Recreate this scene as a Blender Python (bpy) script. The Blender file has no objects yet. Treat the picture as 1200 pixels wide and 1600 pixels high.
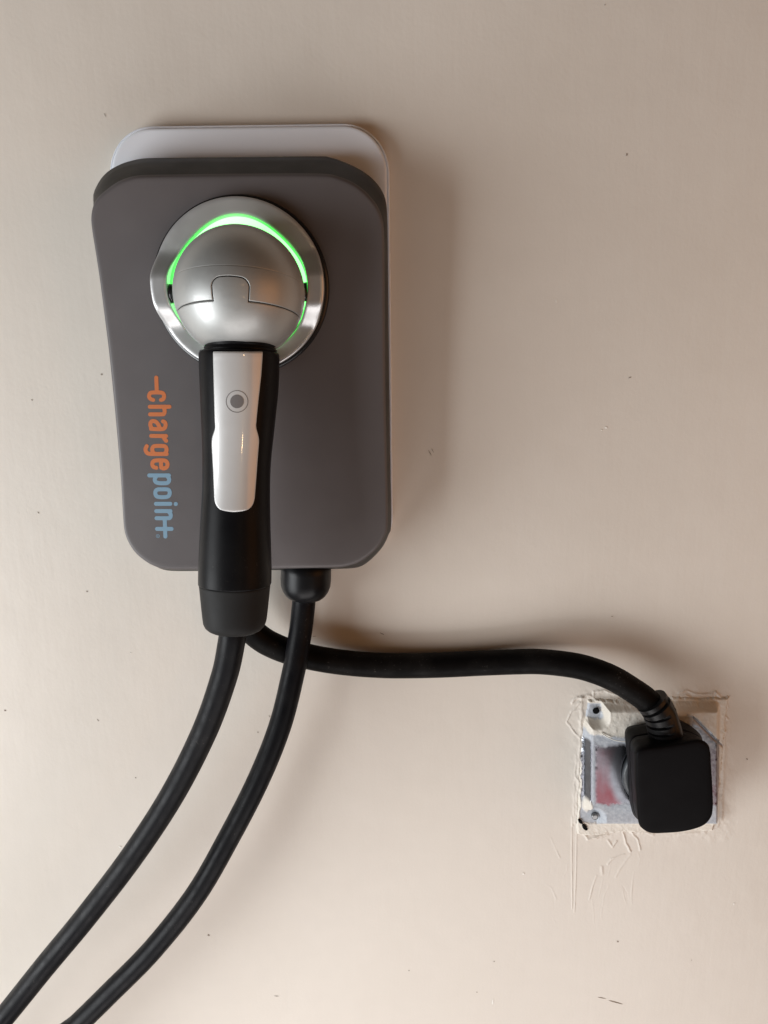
import bpy, math, random
import numpy as np
from mathutils import Vector, Matrix
from mathutils.bvhtree import BVHTree

random.seed(7)
rng = np.random.default_rng(7)
scene = bpy.context.scene
COL = scene.collection

# ------------------------------------------------------------------ camera
Z0 = 1.30                       # height of the point of the wall straight in front of the lens
D = 0.523                       # lens to wall
FP = 1155.0                     # focal length in photo pixels (1200 x 1600)
P = math.radians(14.4)          # looking down
RO = math.radians(0.76)
CAM = np.array([0.0, -D, Z0])
Fv = np.array([0, math.cos(P), -math.sin(P)])
r0 = np.array([1.0, 0, 0]); u0 = np.array([0, math.sin(P), math.cos(P)])
Rv = r0 * math.cos(RO) - u0 * math.sin(RO)
Uv = u0 * math.cos(RO) + r0 * math.sin(RO)
cd = bpy.data.cameras.new('camera'); cam = bpy.data.objects.new('camera', cd); COL.objects.link(cam)
cd.sensor_fit = 'VERTICAL'; cd.sensor_height = 36.0; cd.lens = FP / 1600 * 36.0
cd.clip_start = 0.01; cd.clip_end = 50
cam.matrix_world = Matrix(((Rv[0], Uv[0], -Fv[0], CAM[0]), (Rv[1], Uv[1], -Fv[1], CAM[1]), (Rv[2], Uv[2], -Fv[2], CAM[2]), (0, 0, 0, 1)))
scene.camera = cam

def ray(px, py):
    return Fv + (px - 600) / FP * Rv - (py - 800) / FP * Uv
def at(px, py, h=0.0):
    """point h metres in front of the wall seen at photo position px, py"""
    d = ray(px, py)
    return CAM + d * ((D - h) / d[1])
def proj(X, Y, Z):
    """world arrays -> photo pixels"""
    dx, dy, dz = X - CAM[0], Y - CAM[1], Z - CAM[2]
    zc = dx * Fv[0] + dy * Fv[1] + dz * Fv[2]
    return 600 + FP * (dx * Rv[0] + dy * Rv[1] + dz * Rv[2]) / zc, 800 - FP * (dx * Uv[0] + dy * Uv[1] + dz * Uv[2]) / zc
def pxm(py, h):
    """photo pixels per metre there"""
    return (FP * math.cos(P) - (py - 800) * math.sin(P)) / (D - h)

# ------------------------------------------------------------------ light
w = bpy.data.worlds.new('World'); scene.world = w; w.use_nodes = True
bg = w.node_tree.nodes['Background']
bg.inputs[0].default_value = (1.0, 0.87, 0.74, 1); bg.inputs[1].default_value = 0.04

def area(name, loc, target, sx, sy, power, color):
    l = bpy.data.lights.new(name, 'AREA'); l.shape = 'RECTANGLE'; l.size = sx; l.size_y = sy
    l.energy = power; l.color = color
    o = bpy.data.objects.new(name, l); COL.objects.link(o)
    o.location = loc
    d = Vector(target) - Vector(loc)
    o.rotation_euler = d.to_track_quat('-Z', 'Y').to_euler()
    return o
# daylight through the open door, low on the left
area('door_daylight', (-1.45, -0.92, Z0 - 0.66), (0.0, 0.0, Z0 - 0.40), 1.0, 1.2, 31.5, (0.95, 0.98, 1.0))
# added warm fill lamp on the right, tints the shadows on the wall
area('warm_fill', (1.5, -1.0, Z0 - 0.10), (0.0, 0.0, Z0), 1.3, 1.3, 4.8, (1.0, 0.40, 0.11))
# soft bounce from the ground in front
area('ground_bounce', (0.05, -0.74, Z0 - 1.16), (0.1, 0.0, Z0 - 0.5), 1.3, 0.6, 6.9, (1.0, 0.96, 0.95))
# a small warm bulb behind the photographer
b = bpy.data.lights.new('warm_glint_lamp', 'POINT'); b.energy = 1.2; b.color = (1.0, 0.62, 0.32); b.shadow_soft_size = 0.02
bo = bpy.data.objects.new('warm_glint_lamp', b); COL.objects.link(bo); bo.location = (0.358, -1.519, Z0 + 0.315)
b2l = bpy.data.lights.new('warm_glint_lamp', 'POINT'); b2l.energy = 1.2; b2l.color = (1.0, 0.66, 0.34); b2l.shadow_soft_size = 0.025  # second lamp, added only to put a glint on the inlay
bo2 = bpy.data.objects.new('warm_glint_lamp', b2l); COL.objects.link(bo2); bo2.location = (0.372, -1.531, Z0 - 0.217)

scene.view_settings.view_transform = 'Standard'; scene.view_settings.look = 'None'
scene.view_settings.exposure = 0.12; scene.view_settings.gamma = 1.0
scene.cycles.max_bounces = 8
try:
    scene.cycles.use_denoising = True
except Exception:
    pass

# ------------------------------------------------------------------ materials
def mat(name, col, rough=0.5, metal=0.0, spec=0.5, coat=0.0, coat_rough=0.1, bump=None, rvar=0.0, cvar=0.0, aniso=0.0, vscale=60, dust=0.0):
    m = bpy.data.materials.new(name); m.use_nodes = True
    nt = m.node_tree; p = nt.nodes['Principled BSDF']
    p.inputs['Base Color'].default_value = (*col, 1); p.inputs['Roughness'].default_value = rough
    p.inputs['Metallic'].default_value = metal; p.inputs['Specular IOR Level'].default_value = spec
    p.inputs['Coat Weight'].default_value = coat; p.inputs['Coat Roughness'].default_value = coat_rough
    p.inputs['Anisotropic'].default_value = aniso
    tc = nt.nodes.new('ShaderNodeTexCoord')
    if rvar or cvar:
        n = nt.nodes.new('ShaderNodeTexNoise'); n.inputs['Scale'].default_value = vscale; n.inputs['Detail'].default_value = 8
        nt.links.new(tc.outputs['Object'], n.inputs['Vector'])
        if rvar:
            mr = nt.nodes.new('ShaderNodeMapRange'); mr.inputs['From Min'].default_value = 0.3; mr.inputs['From Max'].default_value = 0.7
            mr.inputs['To Min'].default_value = rough - rvar; mr.inputs['To Max'].default_value = rough + rvar
            nt.links.new(n.outputs['Fac'], mr.inputs['Value']); nt.links.new(mr.outputs[0], p.inputs['Roughness'])
        if cvar:
            mx = nt.nodes.new('ShaderNodeMix'); mx.data_type = 'RGBA'
            mx.inputs[6].default_value = (*[c * (1 - cvar) for c in col], 1); mx.inputs[7].default_value = (*[min(1, c * (1 + cvar)) for c in col], 1)
            nt.links.new(n.outputs['Fac'], mx.inputs[0]); nt.links.new(mx.outputs[2], p.inputs['Base Color'])
    if dust:
        dn_ = nt.nodes.new('ShaderNodeTexNoise'); dn_.inputs['Scale'].default_value = 700; dn_.inputs['Detail'].default_value = 2
        dl = nt.nodes.new('ShaderNodeTexNoise'); dl.inputs['Scale'].default_value = 45; dl.inputs['Detail'].default_value = 5
        nt.links.new(tc.outputs['Object'], dn_.inputs['Vector']); nt.links.new(tc.outputs['Object'], dl.inputs['Vector'])
        r1 = nt.nodes.new('ShaderNodeMapRange'); r1.inputs['From Min'].default_value = 0.66; r1.inputs['From Max'].default_value = 0.74
        r2 = nt.nodes.new('ShaderNodeMapRange'); r2.inputs['From Min'].default_value = 0.45; r2.inputs['From Max'].default_value = 0.75
        nt.links.new(dn_.outputs['Fac'], r1.inputs['Value']); nt.links.new(dl.outputs['Fac'], r2.inputs['Value'])
        mm_ = nt.nodes.new('ShaderNodeMath'); mm_.operation = 'MULTIPLY_ADD'; mm_.inputs[2].default_value = 0
        nt.links.new(r1.outputs[0], mm_.inputs[0]); nt.links.new(r2.outputs[0], mm_.inputs[1])
        ad = nt.nodes.new('ShaderNodeMath'); ad.operation = 'MULTIPLY_ADD'; ad.inputs[1].default_value = 0.10
        nt.links.new(r2.outputs[0], ad.inputs[0]); nt.links.new(mm_.outputs[0], ad.inputs[2])
        sc_ = nt.nodes.new('ShaderNodeMath'); sc_.operation = 'MULTIPLY'; sc_.inputs[1].default_value = dust; nt.links.new(ad.outputs[0], sc_.inputs[0])
        md = nt.nodes.new('ShaderNodeMix'); md.data_type = 'RGBA'; md.inputs[6].default_value = (*col, 1); md.inputs[7].default_value = (0.30, 0.28, 0.26, 1)
        if p.inputs['Base Color'].links: nt.links.new(p.inputs['Base Color'].links[0].from_socket, md.inputs[6])
        nt.links.new(sc_.outputs[0], md.inputs[0]); nt.links.new(md.outputs[2], p.inputs['Base Color'])
    if bump:
        sc, st, dist = bump
        n2 = nt.nodes.new('ShaderNodeTexNoise'); n2.inputs['Scale'].default_value = sc; n2.inputs['Detail'].default_value = 4
        nt.links.new(tc.outputs['Object'], n2.inputs['Vector'])
        bp = nt.nodes.new('ShaderNodeBump'); bp.inputs['Strength'].default_value = st; bp.inputs['Distance'].default_value = dist
        nt.links.new(n2.outputs['Fac'], bp.inputs['Height']); nt.links.new(bp.outputs[0], p.inputs['Normal'])
    return m

def emat(name, col, strength):
    m = bpy.data.materials.new(name); m.use_nodes = True
    p = m.node_tree.nodes['Principled BSDF']
    p.inputs['Base Color'].default_value = (0.5, 0.8, 0.5, 1)
    p.inputs['Emission Color'].default_value = (*col, 1); p.inputs['Emission Strength'].default_value = strength
    return m

WALLC = (0.71, 0.655, 0.586)
def wall_mat():
    m = bpy.data.materials.new('cream_wall_paint'); m.use_nodes = True
    nt = m.node_tree; p = nt.nodes['Principled BSDF']; L = nt.links
    p.inputs['Roughness'].default_value = 0.42; p.inputs['Specular IOR Level'].default_value = 0.35
    tc = nt.nodes.new('ShaderNodeTexCoord')
    def noise(scale, detail, vec=None):
        n = nt.nodes.new('ShaderNodeTexNoise'); n.inputs['Scale'].default_value = scale; n.inputs['Detail'].default_value = detail
        L.new(vec or tc.outputs['Object'], n.inputs['Vector']); return n
    n1 = noise(7, 3); n2 = noise(60, 8)
    mx = nt.nodes.new('ShaderNodeMix'); mx.data_type = 'RGBA'
    mx.inputs[6].default_value = (WALLC[0] * .965, WALLC[1] * .96, WALLC[2] * .95, 1)
    mx.inputs[7].default_value = (WALLC[0] * 1.03, WALLC[1] * 1.035, WALLC[2] * 1.045, 1)
    L.new(n1.outputs['Fac'], mx.inputs[0]); 
    m2 = nt.nodes.new('ShaderNodeMix'); m2.data_type = 'RGBA'; m2.blend_type = 'MULTIPLY'; m2.inputs[0].default_value = 1
    r = nt.nodes.new('ShaderNodeMapRange'); r.inputs['To Min'].default_value = .97; r.inputs['To Max'].default_value = 1.02
    L.new(n2.outputs['Fac'], r.inputs['Value']); L.new(mx.outputs[2], m2.inputs[6]); L.new(r.outputs[0], m2.inputs[7])
    L.new(m2.outputs[2], p.inputs['Base Color'])
    # roller stipple: fine relief and long shallow undulation
    a = noise(420, 3); c = noise(45, 5); d = noise(9, 2)
    mp = nt.nodes.new('ShaderNodeMapping'); mp.inputs['Scale'].default_value = (60, 60, 9); L.new(tc.outputs['Object'], mp.inputs['Vector'])
    e = noise(3, 4, mp.outputs[0])
    def mul(x, k):
        q = nt.nodes.new('ShaderNodeMath'); q.operation = 'MULTIPLY'; q.inputs[1].default_value = k; L.new(x, q.inputs[0]); return q.outputs[0]
    def add(x, y):
        q = nt.nodes.new('ShaderNodeMath'); q.operation = 'ADD'; L.new(x, q.inputs[0]); L.new(y, q.inputs[1]); return q.outputs[0]
    h = add(add(mul(a.outputs[0], 0.10), mul(c.outputs[0], 0.35)), add(mul(d.outputs[0], 1.6), mul(e.outputs[0], 0.15)))
    bp = nt.nodes.new('ShaderNodeBump'); bp.inputs['Strength'].default_value = 0.8; bp.inputs['Distance'].default_value = 0.0009
    L.new(h, bp.inputs['Height']); L.new(bp.outputs[0], p.inputs['Normal'])
    return m

M = {}
M['wall'] = wall_mat()
M['dirt'] = mat('dark_mark', (0.33, 0.27, 0.22), 0.8)
M['fleck'] = mat('pale_fleck', (0.85, 0.82, 0.76), 0.6)
M['silver_back'] = mat('silver_painted_metal', (0.88, 0.91, 0.97), 0.36, 0.08, cvar=0.02, vscale=40)
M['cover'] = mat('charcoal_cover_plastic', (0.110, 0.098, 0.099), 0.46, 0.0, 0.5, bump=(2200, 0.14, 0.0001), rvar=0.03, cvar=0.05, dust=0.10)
M['ring'] = mat('satin_aluminium', (0.68, 0.68, 0.68), 0.34, 0.65, bump=(1600, 0.06, 0.0001), rvar=0.04, vscale=150)
M['ball'] = mat('silver_paint_ball', (0.43, 0.435, 0.425), 0.46, 0.58, 0.5, coat=0.22, coat_rough=0.12, rvar=0.03, vscale=300)
M['plate'] = mat('silver_plastic_plate', (0.68, 0.68, 0.675), 0.36, 0.2, 0.5, coat=0.8, coat_rough=0.06, bump=(3000, 0.05, 0.0001), rvar=0.03, vscale=200)
M['button'] = mat('grey_button_print', (0.22, 0.21, 0.21), 0.4, 0.2)
M['black'] = mat('black_soft_plastic', (0.0035, 0.0035, 0.0045), 0.40, 0.0, 0.14, bump=(1500, 0.08, 0.0001), rvar=0.05, dust=0.10)
M['boot'] = mat('black_rubber_boot', (0.010, 0.0095, 0.0095), 0.62, 0.0, 0.25, bump=(1800, 0.12, 0.0001), rvar=0.04)
M['gloss'] = mat('black_gloss_plastic', (0.010, 0.010, 0.011), 0.22, 0.0, 0.5, rvar=0.03)
M['cable'] = mat('black_cable_jacket', (0.004, 0.004, 0.0055), 0.42, 0.0, 0.10, bump=(900, 0.12, 0.0002), rvar=0.08, vscale=120, dust=0.25)
M['cord'] = mat('black_cord_jacket', (0.004, 0.0035, 0.0035), 0.5, 0.0, 0.07, bump=(700, 0.15, 0.0002), rvar=0.08, vscale=120, dust=0.30)
M['plug'] = mat('matte_black_plug', (0.0035, 0.003, 0.0035), 0.48, 0.0, 0.07, bump=(2500, 0.15, 0.0001), rvar=0.05)
M['relief'] = mat('black_moulded_rubber', (0.006, 0.0055, 0.006), 0.35, 0.0, 0.30)
M['dark_side'] = mat('dark_side_plastic', (0.016, 0.015, 0.014), 0.5, 0.0, 0.25, bump=(2000, 0.1, 0.0001), rvar=0.04, dust=0.08)
M['gland'] = mat('black_gland_plastic', (0.005, 0.005, 0.006), 0.36, 0.0, 0.22, rvar=0.05)
M['receptacle'] = mat('dark_grey_receptacle', (0.05, 0.055, 0.06), 0.35)
M['hole'] = mat('black_hole', (0.004, 0.004, 0.004), 0.9, 0, 0.1)
M['orange'] = mat('orange_print', (0.60, 0.165, 0.045), 0.5)
M['blue'] = mat('pale_blue_print', (0.20, 0.33, 0.44), 0.5)
M['glow'] = emat('green_light_core', (0.25, 1.0, 0.27), 2.3)
M['glow_edge'] = emat('green_light_edge', (0.02, 0.85, 0.05), 1.1)
M['screw'] = mat('zinc_screw', (0.2, 0.2, 0.2), 0.3, 0.9)

# ------------------------------------------------------------------ mesh helpers
def mesh(name, verts, faces, m, parent=None, smooth=True, attrs=None):
    me = bpy.data.meshes.new(name)
    verts = np.asarray(verts, dtype=np.float32)
    me.from_pydata(verts.tolist() if not isinstance(faces, np.ndarray) else [], [], [] if isinstance(faces, np.ndarray) else faces)
    if isinstance(faces, np.ndarray):
        n, k = faces.shape
        me.vertices.add(len(verts)); me.vertices.foreach_set('co', verts.ravel())
        me.loops.add(n * k); me.loops.foreach_set('vertex_index', faces.astype(np.int32).ravel())
        me.polygons.add(n); me.polygons.foreach_set('loop_start', np.arange(0, n * k, k, dtype=np.int32))
        me.update(calc_edges=True)
    me.validate()
    if attrs:
        for k, v in attrs.items():
            a = me.attributes.new(k, 'FLOAT', 'POINT'); a.data.foreach_set('value', np.asarray(v, dtype=np.float32).ravel())
    me.polygons.foreach_set('use_smooth', [smooth] * len(me.polygons)); me.update()
    me.materials.append(m)
    o = bpy.data.objects.new(name, me); COL.objects.link(o)
    if parent is not None: o.parent = parent
    return o
def empty(name, label, cat, group=None):
    o = bpy.data.objects.new(name, None); COL.objects.link(o); o['label'] = label; o['category'] = cat
    o.empty_display_size = 0.02
    if group: o['group'] = group
    return o
def catmull(pts, n, closed=False):
    pts = [np.asarray(p, float) for p in pts]; N = len(pts); out = []
    segs = N if closed else N - 1
    for i in range(segs):
        if closed: p0, p1, p2, p3 = pts[i - 1], pts[i], pts[(i + 1) % N], pts[(i + 2) % N]
        else: p0, p1, p2, p3 = pts[max(i - 1, 0)], pts[i], pts[i + 1], pts[min(i + 2, N - 1)]
        for t in np.linspace(0, 1, n, endpoint=False):
            out.append(0.5 * ((2 * p1) + (-p0 + p2) * t + (2 * p0 - 5 * p1 + 4 * p2 - p3) * t * t + (-p0 + 3 * p1 - 3 * p2 + p3) * t ** 3))
    if not closed: out.append(pts[-1])
    return np.array(out)
def grid_faces(rows, cols, wrap=True):
    i = np.arange(rows - 1)[:, None]; j = np.arange(cols if wrap else cols - 1)[None, :]
    a = i * cols + j; b_ = i * cols + (j + 1) % cols; c = (i + 1) * cols + (j + 1) % cols; d = (i + 1) * cols + j
    return np.stack([a, b_, c, d], -1).reshape(-1, 4)
def rings_mesh(name, rings, m, parent=None, cap0=True, cap1=True, smooth=True):
    """rings: list of (n,3) arrays joined in order"""
    n = len(rings[0]); V = np.concatenate(rings); F = grid_faces(len(rings), n).tolist()
    if cap0: F.append(list(range(n))[::-1])
    if cap1: F.append([(len(rings) - 1) * n + k for k in range(n)])
    o = mesh(name, V, F, m, parent, smooth)
    return o
def tube(name, pts, radii, m, parent=None, seg=40, cap=True, round_end=False, ex=None):
    pts = np.asarray(pts, float); radii = np.broadcast_to(np.asarray(radii, float), (len(pts),))
    T = np.gradient(pts, axis=0); T /= np.linalg.norm(T, axis=1)[:, None]
    ref = np.array([0, -1.0, 0]) if ex is None else ex
    a = ref - T[0] * ref.dot(T[0]); a /= np.linalg.norm(a); rings = []
    th = np.linspace(0, 2 * np.pi, seg, endpoint=False)
    for p, t, r in zip(pts, T, radii):
        a = a - t * a.dot(t); a /= np.linalg.norm(a); b_ = np.cross(t, a)
        rings.append(p + r * (np.cos(th)[:, None] * a + np.sin(th)[:, None] * b_))
    return rings_mesh(name, rings, m, parent, cap, cap)
def polar_outline(px_pts, center, n=320):
    """closed outline resampled at n directions from its centre (points 2D)"""
    c = catmull(px_pts, 10, True); c = c - center
    ang = np.unwrap(np.arctan2(c[:, 1], c[:, 0]))
    if ang[-1] < ang[0]: ang = ang[::-1]; c = c[::-1]
    ang = np.append(ang, ang[0] + 2 * np.pi); c = np.vstack([c, c[0]])
    base = np.linspace(-np.pi, np.pi, n, endpoint=False)
    k = np.mod(base - ang[0], 2 * np.pi) + ang[0]
    r = np.hypot(c[:, 0], c[:, 1])
    cx = np.interp(k, ang, c[:, 0]); cy = np.interp(k, ang, c[:, 1])
    return np.stack([cx, cy], 1) + center
def seg_dist(X, Y, poly):
    """distance from arrays X, Y to an open polyline"""
    d = np.full(X.shape, 1e9)
    for (x0, y0), (x1, y1) in zip(poly[:-1], poly[1:]):
        vx, vy = x1 - x0, y1 - y0; L = vx * vx + vy * vy + 1e-12
        t = np.clip(((X - x0) * vx + (Y - y0) * vy) / L, 0, 1)
        d = np.minimum(d, np.hypot(X - x0 - t * vx, Y - y0 - t * vy))
    return d
def vnoise(X, Y, seed=0, octaves=4):
    """cheap smooth value noise in [-1, 1]"""
    out = np.zeros(X.shape); amp = 1.0; tot = 0
    for o in range(octaves):
        r = np.random.default_rng(seed * 31 + o).random((64, 64))
        x = X * 2 ** o; y = Y * 2 ** o
        xi = np.floor(x).astype(int); yi = np.floor(y).astype(int); fx = x - xi; fy = y - yi
        fx = fx * fx * (3 - 2 * fx); fy = fy * fy * (3 - 2 * fy)
        g = lambda i, j: r[i % 64, j % 64]
        v = (g(xi, yi) * (1 - fx) + g(xi + 1, yi) * fx) * (1 - fy) + (g(xi, yi + 1) * (1 - fx) + g(xi + 1, yi + 1) * fx) * fy
        out += amp * (v * 2 - 1); tot += amp; amp *= 0.5
    return out / tot
def smooth(a, b_, x):
    t = np.clip((x - a) / (b_ - a), 0, 1); return t * t * (3 - 2 * t)
def fill_sdf(sdf, x0, x1, y0, y1, step):
    """marching squares: triangles/polygons of the region sdf < 0"""
    xs = np.arange(x0, x1 + step, step); ys = np.arange(y0, y1 + step, step)
    X, Y = np.meshgrid(xs, ys, indexing='ij'); S = sdf(X, Y)
    V = []; Fc = []; key = {}
    def vid(k, p):
        if k not in key: key[k] = len(V); V.append(p)
        return key[k]
    ins = S < 0
    cells = np.argwhere(ins[:-1, :-1] | ins[1:, :-1] | ins[:-1, 1:] | ins[1:, 1:])
    for i, j in cells:
        cs = [(i, j), (i + 1, j), (i + 1, j + 1), (i, j + 1)]; poly = []
        for a in range(4):
            p, q = cs[a], cs[(a + 1) % 4]; sp, sq = S[p], S[q]
            if sp < 0: poly.append(vid(p, (X[p], Y[p])))
            if (sp < 0) != (sq < 0):
                t = sp / (sp - sq); k = (min(p, q), max(p, q))
                poly.append(vid(k, (X[p] + t * (X[q] - X[p]), Y[p] + t * (Y[q] - Y[p]))))
        if len(poly) >= 3: Fc.append(poly)
    return np.array(V), Fc

# ================================================================== WALL
# the wall sheet: a fine patch round the outlet carrying the torn paint, plain sheets round it
gx0, gz1 = at(850, 1030)[0], at(850, 1030)[2]
gx1 = at(1215, 1500)[0]; gz0 = at(1000, 1490)[2]
NX, NZ = 460, 500
gx = np.linspace(gx0, gx1, NX); gz = np.linspace(gz0, gz1, NZ)
GX, GZ = np.meshgrid(gx, gz, indexing='ij')
PX, PY = proj(GX, np.zeros_like(GX), GZ)
def ridge(poly, width, height, jag=0.0, seed=1, X=None, Y=None):
    X = PX if X is None else X; Y = PY if Y is None else Y
    X2 = X + jag * vnoise(X / 9, Y / 9, seed); Y2 = Y + jag * vnoise(X / 9, Y / 9, seed + 5)
    d = seg_dist(X2, Y2, poly)
    return height * np.exp(-(d / width) ** 2) * (0.75 + 0.5 * vnoise(X / 7, Y / 7, seed + 9))
def paint_relief(X, Y):
    mm = 0.00078; H = np.zeros(X.shape)
    R = [
        # top-left lip above the plate, with its thick run of dried paint
        ([(893, 1098), (903, 1090), (915, 1086), (927, 1088), (928, 1080), (945, 1079), (962, 1084), (985, 1089)], 1.6, 1.3, 3),
        ([(904, 1090), (940, 1091), (985, 1093), (1030, 1092)], 2.2, 1.0, 2),
        # flap on the left
        ([(905, 1097), (892, 1112), (885, 1127), (892, 1138), (906, 1152)], 1.3, 0.9, 1.5),
        ([(892, 1112), (905, 1108)], 1.5, 0.5, 1),
        # left jamb
        ([(909, 1090), (908, 1130), (905, 1180), (903, 1230), (900, 1285)], 2.4, 1.2, 3),
        ([(900, 1180), (897, 1240), (895, 1290)], 1.5, 0.5, 2),
        # bottom
        ([(903, 1285), (910, 1300), (920, 1309), (940, 1305), (962, 1296), (990, 1298), (1020, 1302)], 2.0, 1.2, 3),
        ([(918, 1311), (950, 1304)], 1.5, 0.8, 2),
        ([(950, 1313), (957, 1322), (963, 1314)], 1.5, 1.0, 1),
        ([(973, 1300), (978, 1318), (985, 1330)], 1.4, 1.1, 1.5),
        ([(985, 1297), (997, 1312), (1000, 1328)], 1.4, 0.8, 2),
        ([(975, 1335), (955, 1342), (950, 1350)], 1.3, 0.7, 1),
        ([(940, 1355), (941, 1365)], 2.2, 0.8, 0.5),
        ([(932, 1368), (926, 1385), (921, 1405)], 1.1, 0.5, 0.6),
        ([(985, 1335), (970, 1355), (962, 1370)], 1.6, 0.35, 1),
        # the long straight scraper line
        ([(893.5, 1275), (893.2, 1330), (894.2, 1420)], 0.9, 0.55, 0.2),
        ([(901.0, 1290), (900.0, 1360), (897.5, 1425)], 0.9, 0.5, 0.2),
        ([(861, 1310), (872, 1335), (875, 1340)], 1.0, 0.3, 0.5),
        ([(850, 1380), (862, 1388), (869, 1405)], 1.2, 0.35, 0.5),
        ([(902, 1320), (812, 1318)], 1.0, 0.0, 0),
        # right
        ([(1060, 1082), (1075, 1079), (1085, 1083), (1110, 1084), (1118, 1080), (1127, 1090), (1136, 1100), (1137, 1105)], 1.5, 1.0, 2),
        ([(1085, 1092), (1098, 1092), (1106, 1102)], 1.6, 0.8, 1),
        ([(1118, 1082), (1113, 1095), (1122, 1106), (1130, 1114), (1137, 1124)], 1.4, 1.0, 1.5),
        ([(1122, 1110), (1130, 1124)], 1.6, 0.7, 1.5),
        ([(1133, 1120), (1131, 1180), (1129, 1230), (1126, 1280)], 2.6, 0.7, 2),
        ([(1128, 1270), (1120, 1290), (1095, 1300), (1060, 1303)], 2.4, 0.7, 2),
        ([(1065, 1088), (1072, 1086), (1078, 1090), (1070, 1093)], 1.4, 0.9, 1.5),
    ]
    for k, (poly, wd, ht, jag) in enumerate(R):
        if ht: H += ridge(poly, wd, ht * mm, jag, k + 3, X, Y)
    # old knife strokes left and below of the plate
    for k in range(16):
        r = np.random.default_rng(100 + k)
        x = r.uniform(835, 1000); y = r.uniform(1330, 1420); ln = r.uniform(15, 45); an = r.uniform(1.2, 2.0)
        pl = [(x, y), (x + math.cos(an) * ln * .5 + r.uniform(-3, 3), y + math.sin(an) * ln * .5), (x + math.cos(an) * ln, y + math.sin(an) * ln)]
        H += ridge(pl, 0.9, 0.00010 * r.choice([1, -1]), 0.5, 50 + k, X, Y)
    # thicker, lumpy coat near the plate
    dx = np.maximum(np.maximum(905 - X, X - 1130), 0); dy = np.maximum(np.maximum(1085 - Y, Y - 1300), 0)
    near = np.exp(-(np.hypot(dx, dy) / 14) ** 2)
    H += near * (0.00035 * vnoise(X / 10, Y / 10, 77) + 0.0003)
    H += 0.00006 * vnoise(X / 22, Y / 22, 78)
    edge = smooth(850, 875, X) * smooth(1035, 1052, Y) * (1 - smooth(1460, 1485, Y)) * (1 - smooth(1195, 1212, X))
    return H * edge
H = paint_relief(PX, PY)
Vp = np.stack([GX, -H, GZ], -1).reshape(-1, 3)
Fp = grid_faces(NX, NZ, False)
# plain sheets round the patch
X0, X1, ZA, ZB = -2.2, 2.2, 0.0, 2.9
base = len(Vp)
q = np.array([(X0, 0, ZA), (gx0, 0, ZA), (gx1, 0, ZA), (X1, 0, ZA), (X0, 0, gz0), (gx0, 0, gz0), (gx1, 0, gz0), (X1, 0, gz0),
              (X0, 0, gz1), (gx0, 0, gz1), (gx1, 0, gz1), (X1, 0, gz1), (X0, 0, ZB), (gx0, 0, ZB), (gx1, 0, ZB), (X1, 0, ZB)])
Fq = []
for r_ in range(3):
    for c_ in range(3):
        if (r_, c_) == (1, 1): continue
        a = r_ * 4 + c_; Fq.append([base + a, base + a + 1, base + a + 5, base + a + 4])
wall = mesh('wall', np.vstack([Vp, q]), np.vstack([Fp[:, ::-1], np.array(Fq)]), M['wall'])
wall['kind'] = 'structure'

# flecks and small marks on the paint
def marks(name, items, m):
    V = []; F = []
    for (px, py, ln, wd, an) in items:
        c = at(px, py, 0.0); s = 1 / pxm(py, 0)
        n = 12; b0 = len(V); r = np.random.default_rng(int(px * 7 + py))
        for k in range(n):
            t = 2 * math.pi * k / n; j = r.uniform(.7, 1.25)
            x = math.cos(t) * ln / 2.4 * j; y = math.sin(t) * wd / 2.4 * j
            V.append((c[0] + (x * math.cos(an) - y * math.sin(an)) * s, -0.00025, c[2] - (x * math.sin(an) + y * math.cos(an)) * s))
        V.append((c[0], -0.0006, c[2]))
        F += [[b0 + (k + 1) % n, b0 + k, b0 + n] for k in range(n)]
    o = mesh(name, V, F, m, wall); o['kind'] = 'stuff'
    return o
marks('paint_mark', [(159, 585, 4, 3.2, 0), (50, 625, 3, 2, .5), (136, 924, 3.6, 3, 0), (597, 990, 10, 1.6, .5), (491, 994, 6, 1.2, 0), (979, 242, 3, 4.5, 0),
    (984, 590, 5, 1.6, -.3), (965, 1471, 4, 3, .4), (962, 1566, 26, 2.2, .33), (940, 1559, 16, 1.2, .25), (1167, 1186, 4, 2, .7), (326, 1461, 4.5, 4, 0),
    (153, 1125, 5, 1.2, 1.1), (8, 1110, 4, 3, 0), (212, 1215, 2.5, 2.5, 0), (403, 1144, 2.5, 2.5, 0), (60, 801, 5, 1.3, .9), (164, 180, 7, .8, 1.2),
    (639, 1516, 2, 3, 0), (945, 8, 2, 2, 0), (421, 1119, 4, 1, 1), (672, 708, 12, 1.3, 1.05), (676, 704, 9, .9, 1.05), (772, 1502, 2.4, 2.4, 0), (745, 1550, 2.5, 2.2, 0),
    (956, 963, 5, 1.1, 0), (432, 1556, 10, .8, .1), (1080, 1500, 3, 1.2, .6)], M['dirt'])
marks('paint_fleck', [(204, 1020, 3, 2.4, 0), (188, 1323, 6, 3.2, .3), (947, 668, 6, 4, .4), (940, 672, 4, 2, 0), (869, 470, 1.5, 7, 0), (818, 1365, 4, 5, 0),
    (770, 1565, 3, 12, .1), (1147, 1412, 2.5, 5, .2), (165, 395, 2, 8, .3)], M['fleck'])

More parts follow.
